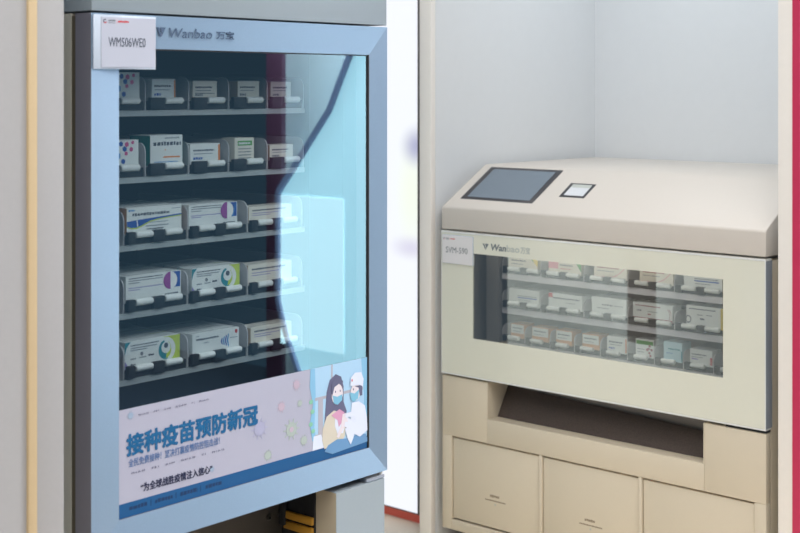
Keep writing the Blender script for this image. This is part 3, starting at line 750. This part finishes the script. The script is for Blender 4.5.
# hood
prof = [(.001, 1.1715), (.001, 1.232)]
for k in range(1, 6):
    a = R(180 - 12 * k); prof.append((.012 + .011 * math.cos(a), 1.232 + .011 * math.sin(a)))
prof += [(.215 - .006, 1.3582 - .0035), (.2205, 1.3592), (.84, 1.3580), (.87, 1.352), (.889, 1.330), (.889, 1.1715)]
hood = MB().prism_yz(prof, -HW, HW + .0003, M_creamtop).build('hood', VR, bevel=.003, seg=3)
TAN = .5766
def onhood(mb, name, u0, u1, v0, v1, lift, th, m, par, skew=0):   # a slab lying on the slanted hood; v runs up the slope
    ca, sa = math.cos(math.atan(TAN)), math.sin(math.atan(TAN))
    def pt(u, v, n): return (u, .010 + v * ca - n * sa, 1.2415 + v * sa + n * ca)
    vs = []
    for n in (lift, lift + th):
        vs += [pt(u0, v0, n), pt(u1, v0, n), pt(u1, v1, n), pt(u0, v1, n)]
    mb.add(vs, [(3, 2, 1, 0), (4, 5, 6, 7), (0, 1, 5, 4), (1, 2, 6, 5), (2, 3, 7, 6), (3, 0, 4, 7)], m)
    return mb
sc = onhood(MB(), '', -.498, -.2252, .036, .221, -.001, .0022, M_screenbezel, hood).build('touch_screen', VR, bevel=.0006)
onhood(MB(), '', -.4780, -.2440, .0530, .2085, .0012, .0005, M_screen, sc).build('display_glass', sc)
sn = onhood(MB(), '', -.1580, -.0700, .083, .1570, -.001, .0020, M_screenbezel, hood).build('scanner', VR, bevel=.0005)
w = onhood(MB(), '', -.1455, -.0790, .0930, .1500, .0010, .0005, M_scanlit, sn)
onhood(w, '', -.1455, -.0790, .1340, .1500, .0015, .0003, M_logopale, sn)
w.build('scanner_window', sn)
# interior
it = MB()
it.box(-HW + .0205, -HW + .024, .035, .848, .743, 1.158, M_pillar)
it.box(HW - .026, HW - .0215, .035, .848, .743, 1.158, M_insidegrey)
it.box(-.511, .509, .60, .606, .743, 1.158, M_insidegrey)
it.box(-.470, -.425, .140, .16, .743, 1.158, M_pillar); it.box(-.505, -.470, .055, .075, .743, 1.158, M_insidegrey)
it.build('inner_lining', VR)
# door
HZ0, HZ1 = .7310, 1.1665
HX0, HX1 = -.5350, .5360
dg = MB()
dg.add([(-.412, .0, .8495), (.416, .0, .8495), (.416, .0, 1.105), (-.412, .0, 1.105)], [(0, 1, 2, 3)], M_glassR)
rdoor = dg.build('glass_door', VR)
wx0, wx1, wz0, wz1 = -.412, .4160, .8495, 1.1050
fb = MB()
for a in ((HX0 + .003, HX1 - .003, HZ0 + .0045, wz0), (HX0 + .003, HX1 - .003, wz1, HZ1 - .0055), (HX0 + .003, wx0, wz0, wz1), (wx1, HX1 - .003, wz0, wz1)):
    fb.box(a[0], a[1], -.0004, .005, a[2], a[3], M_frost)
fb.build('frosted_border', rdoor)
ff = MB()
ff.box(HX0, HX1, -.001, .03, HZ0, HZ0 + .0042, M_silver); ff.box(HX0, HX1, -.001, .03, HZ1 - .0052, HZ1, M_silver)
ff.box(HX0, HX0 + .0028, -.001, .03, HZ0 + .0045, HZ1 - .0055, M_silver); ff.box(HX1 - .0028, HX1 - .0005, -.001, .0005, HZ0 + .0045, HZ1 - .0055, M_silver)
ff.box(HX1 - .0028, HX1, .0007, .0345, HZ0 + .0045, HZ1 - .0055, M_bluealu)
ff.build('door_frame', rdoor)
emblem(-.3755, -.3520, 1.1200, 1.1380, -.0006, M_logogrey).build('logo_emblem', rdoor)
lg = MB()
for q in range(6): lg.text('Wan', -.3430 + .0010 * math.cos(q), -.2880 + .0010 * math.cos(q), 1.1205 + .0010 * math.sin(q), 1.1385 + .0010 * math.sin(q), -.0008 - q * .00002, M_logogrey, shear=.15)
lg.build('logo_lettering', rdoor)
lg = MB()
for q in range(6):
    for w_, xa, xb, za, zb in (('bao', -.2850, -.2390, 1.1205, 1.1390), ('\u4e07\u5b9d', -.2340, -.2010, 1.1195, 1.1385)):
        lg.text(w_, xa + .0008 * math.cos(q), xb + .0008 * math.cos(q), za + .0008 * math.sin(q), zb + .0008 * math.sin(q), -.0008 - q * .00002, M_logopale)  # haze over these letters is put into their pale colour
lg.build('logo_lettering', rdoor)
sp = MB(); sp.glyphs(.478, .510, 1.1515, .0045, 0, M_logogrey, gap=.1, seed=2); sp.glyphs(.462, .525, 1.1370, .0045, 0, M_logogrey, gap=.1, seed=4); sp.glyphs(.462, .515, 1.1295, .0045, 0, M_logogrey, gap=.1, seed=5)
sp.build('door_print', rdoor)
hk = MB(); hk.box(.42, .534, .006, .03, .7240, .7295, M_black); hk.build('door_hinge', VR)
# shelves and boxes
SR = .15
zr = [1.0310, .9255, .8200]
big = [-.4172, -.2725, -.1170, .0334, .1844, .3400]
sm = [-.4172, -.3314, -.2383, -.1505, -.0597, .0317, .1204, .2127, .3051]
for i, z in enumerate(zr):
    if i < 2: shelf(VR, 'shelf', -.4172, .4170, SR, z, .0175, .42, big, [(.027, .070), (.0985, .1420)], M_shelfR, M_divider, .052, .0155, .0068, .006)
    else: shelf(VR, 'shelf', -.4172, .4170, SR, z, .0175, .42, sm + [.395], [(.026, .068)], M_shelfR, M_divider, .052, .0155, .0068, .006)
GR = 'medicine boxes in the low cream machine'
def RB(row, x0, x1, top, kind, body, label, sidem=None, d=.05):
    z = zr[row] + .016
    place_box('R', x0, x1, z, top - z, SR + .0055, d, kind, body, label, GR, sidem)
RB(0, -.3960, -.2860, 1.0960, 'yellowcorner', cream_c, 'box with a yellow and green corner at the left of the low machine top shelf')
RB(0, -.2460, -.1290, 1.0960, 'pinkwash', cream_c, 'pink washed box, second from the left on the low machine top shelf')
RB(0, -.0840, .0280, 1.0980, 'swoop', cream_c, 'white box with a pink swoop in the middle of the low machine top shelf')
RB(0, .0700, .1780, 1.0980, 'swoop', cream_c, 'white box with a pink swoop, fourth from the left on the low machine top shelf')
RB(0, .2120, .3300, 1.0980, 'bluebar', white, 'white box with a blue bar at the right of the low machine top shelf')
RB(1, -.3941, -.2800, .9864, 'bluebar', white, 'white box with a blue bar at the left of the low machine middle shelf')
RB(1, -.2460, -.1250, .9873, 'redcorner', white, 'white box with a red corner, second from the left on the middle shelf')
RB(1, -.0922, .0260, .9915, 'scribble', white, 'white box with thin dark scribbled lettering in the middle of the middle shelf')
RB(1, .0484, .1760, .9907, 'maroon', white, 'white box with a maroon bottom band on the low machine middle shelf')
RB(1, .2200, .3320, 1.0000, 'yellowedge', white, 'white box with a yellow right edge at the right of the middle shelf')
RB(2, -.3864, -.3370, .8790, 'orangebox', orange_c, 'small orange and white box at the left end of the low machine bottom shelf')
RB(2, -.3070, -.2460, .8780, 'orangebox', orange_c, 'small orange and white box, second from the left on the bottom shelf')
RB(2, -.2187, -.1610, .8790, 'orangebox', orange_c, 'small orange and white box, third from the left on the bottom shelf')
RB(2, -.1250, -.0660, .8790, 'orangebox', orange_c, 'small orange and white box, fourth from the left on the bottom shelf')
RB(2, -.0391, .0270, .8823, 'tab', white, 'small white box with an orange edge between orange boxes and green-topped box')
RB(2, .0573, .1162, .8870, 'hearts', white, 'small white box with a green top and dark red dots on the bottom shelf')
RB(2, .1480, .2065, .8900, 'ice', lb_c, 'small pale blue box, second from the right on the low machine bottom shelf')
RB(2, .2315, .3000, .8800, 'redtab', white, 'small white box with a red tab at the right end of the bottom shelf')
card('name_card', (RX, RY, 0), 0, 'white name card lettered SVM-590 on the corner of the low machine', 'SVM-590', -.5290, -.4090, 1.0680, 1.1550, -.5270, 1.0690, 1.1540, -.5130, -.4290, 1.1010, 1.1190, (-.5195, 1.1435, .0032), M_logogrey)

# ------------------------------------------------------------------ the display bay across the aisle, seen only mirrored in the tall machine's glass
M_dred = mat('dusty_red_post', (92, 54, 74), 0.5, noise=0.03)
structure(MB().box(-1.2, .665, 4.64, 4.7, 0, 2.7, M_niche), 'wall_far')
tag(MB().box(.53, .64, 4.50, 4.53, 0, 2.6, M_dred).build('display_post', bevel=.003), 'dark red post mirrored as a stripe in the tall machine glass', 'post')
DP = root('display_screen', (-.2, 4.42, 0), 0, 'bright backlit display panel mirrored in the right half of the tall machine glass', 'display panel')
out = [(.636, 1.112), (.636, .603), (.582, .444), (.50, .28), (.38, .17), (-.30, .17), (-.50, .3), (-.56, .6), (-.56, 1.4), (-.3, 1.9), (.08, 1.9), (.18, 1.73), (.30, 1.50), (.48, 1.29)]
M_dp = emit('display_backlight', (206, 232, 240), 1.45)
M_dp2 = emit('display_inset', (232, 246, 250), 1.7)
MB().prism(out, -.02, .03, M_dp).build('backlit_sheet', DP)
MB().box(.215, .625, -.024, -.0205, .40, 1.10, M_dp2).build('bright_inset', DP)
rim = MB()
def seg(a, b, r, m):
    d_ = Vector((b[0] - a[0], 0, b[1] - a[1])); n_ = Vector((-d_.z, 0, d_.x)).normalized() * r
    rim.prism([(a[0] - n_.x, a[1] - n_.z), (b[0] - n_.x, b[1] - n_.z), (b[0] + n_.x, b[1] + n_.z), (a[0] + n_.x, a[1] + n_.z)], -.04, .04, m)
M_rim = mat('display_rim', (146, 156, 190), 0.5, noise=0.03)
for a, c in zip(out[:6], out[1:7]): seg(a, c, .010, M_rim)
for a, c in zip(out[9:], out[10:] + out[:1]): seg(a, c, .012, M_rim)
rim.build('display_rim', DP)
ft = MB(); ft.box(-.3, .4, -.12, .12, 0, .02, M_plate); ft.box(-.1, -.04, -.015, .015, .02, .19, M_plate); ft.box(.14, .2, -.015, .015, .02, .19, M_plate)
ft.build('display_stand', DP)
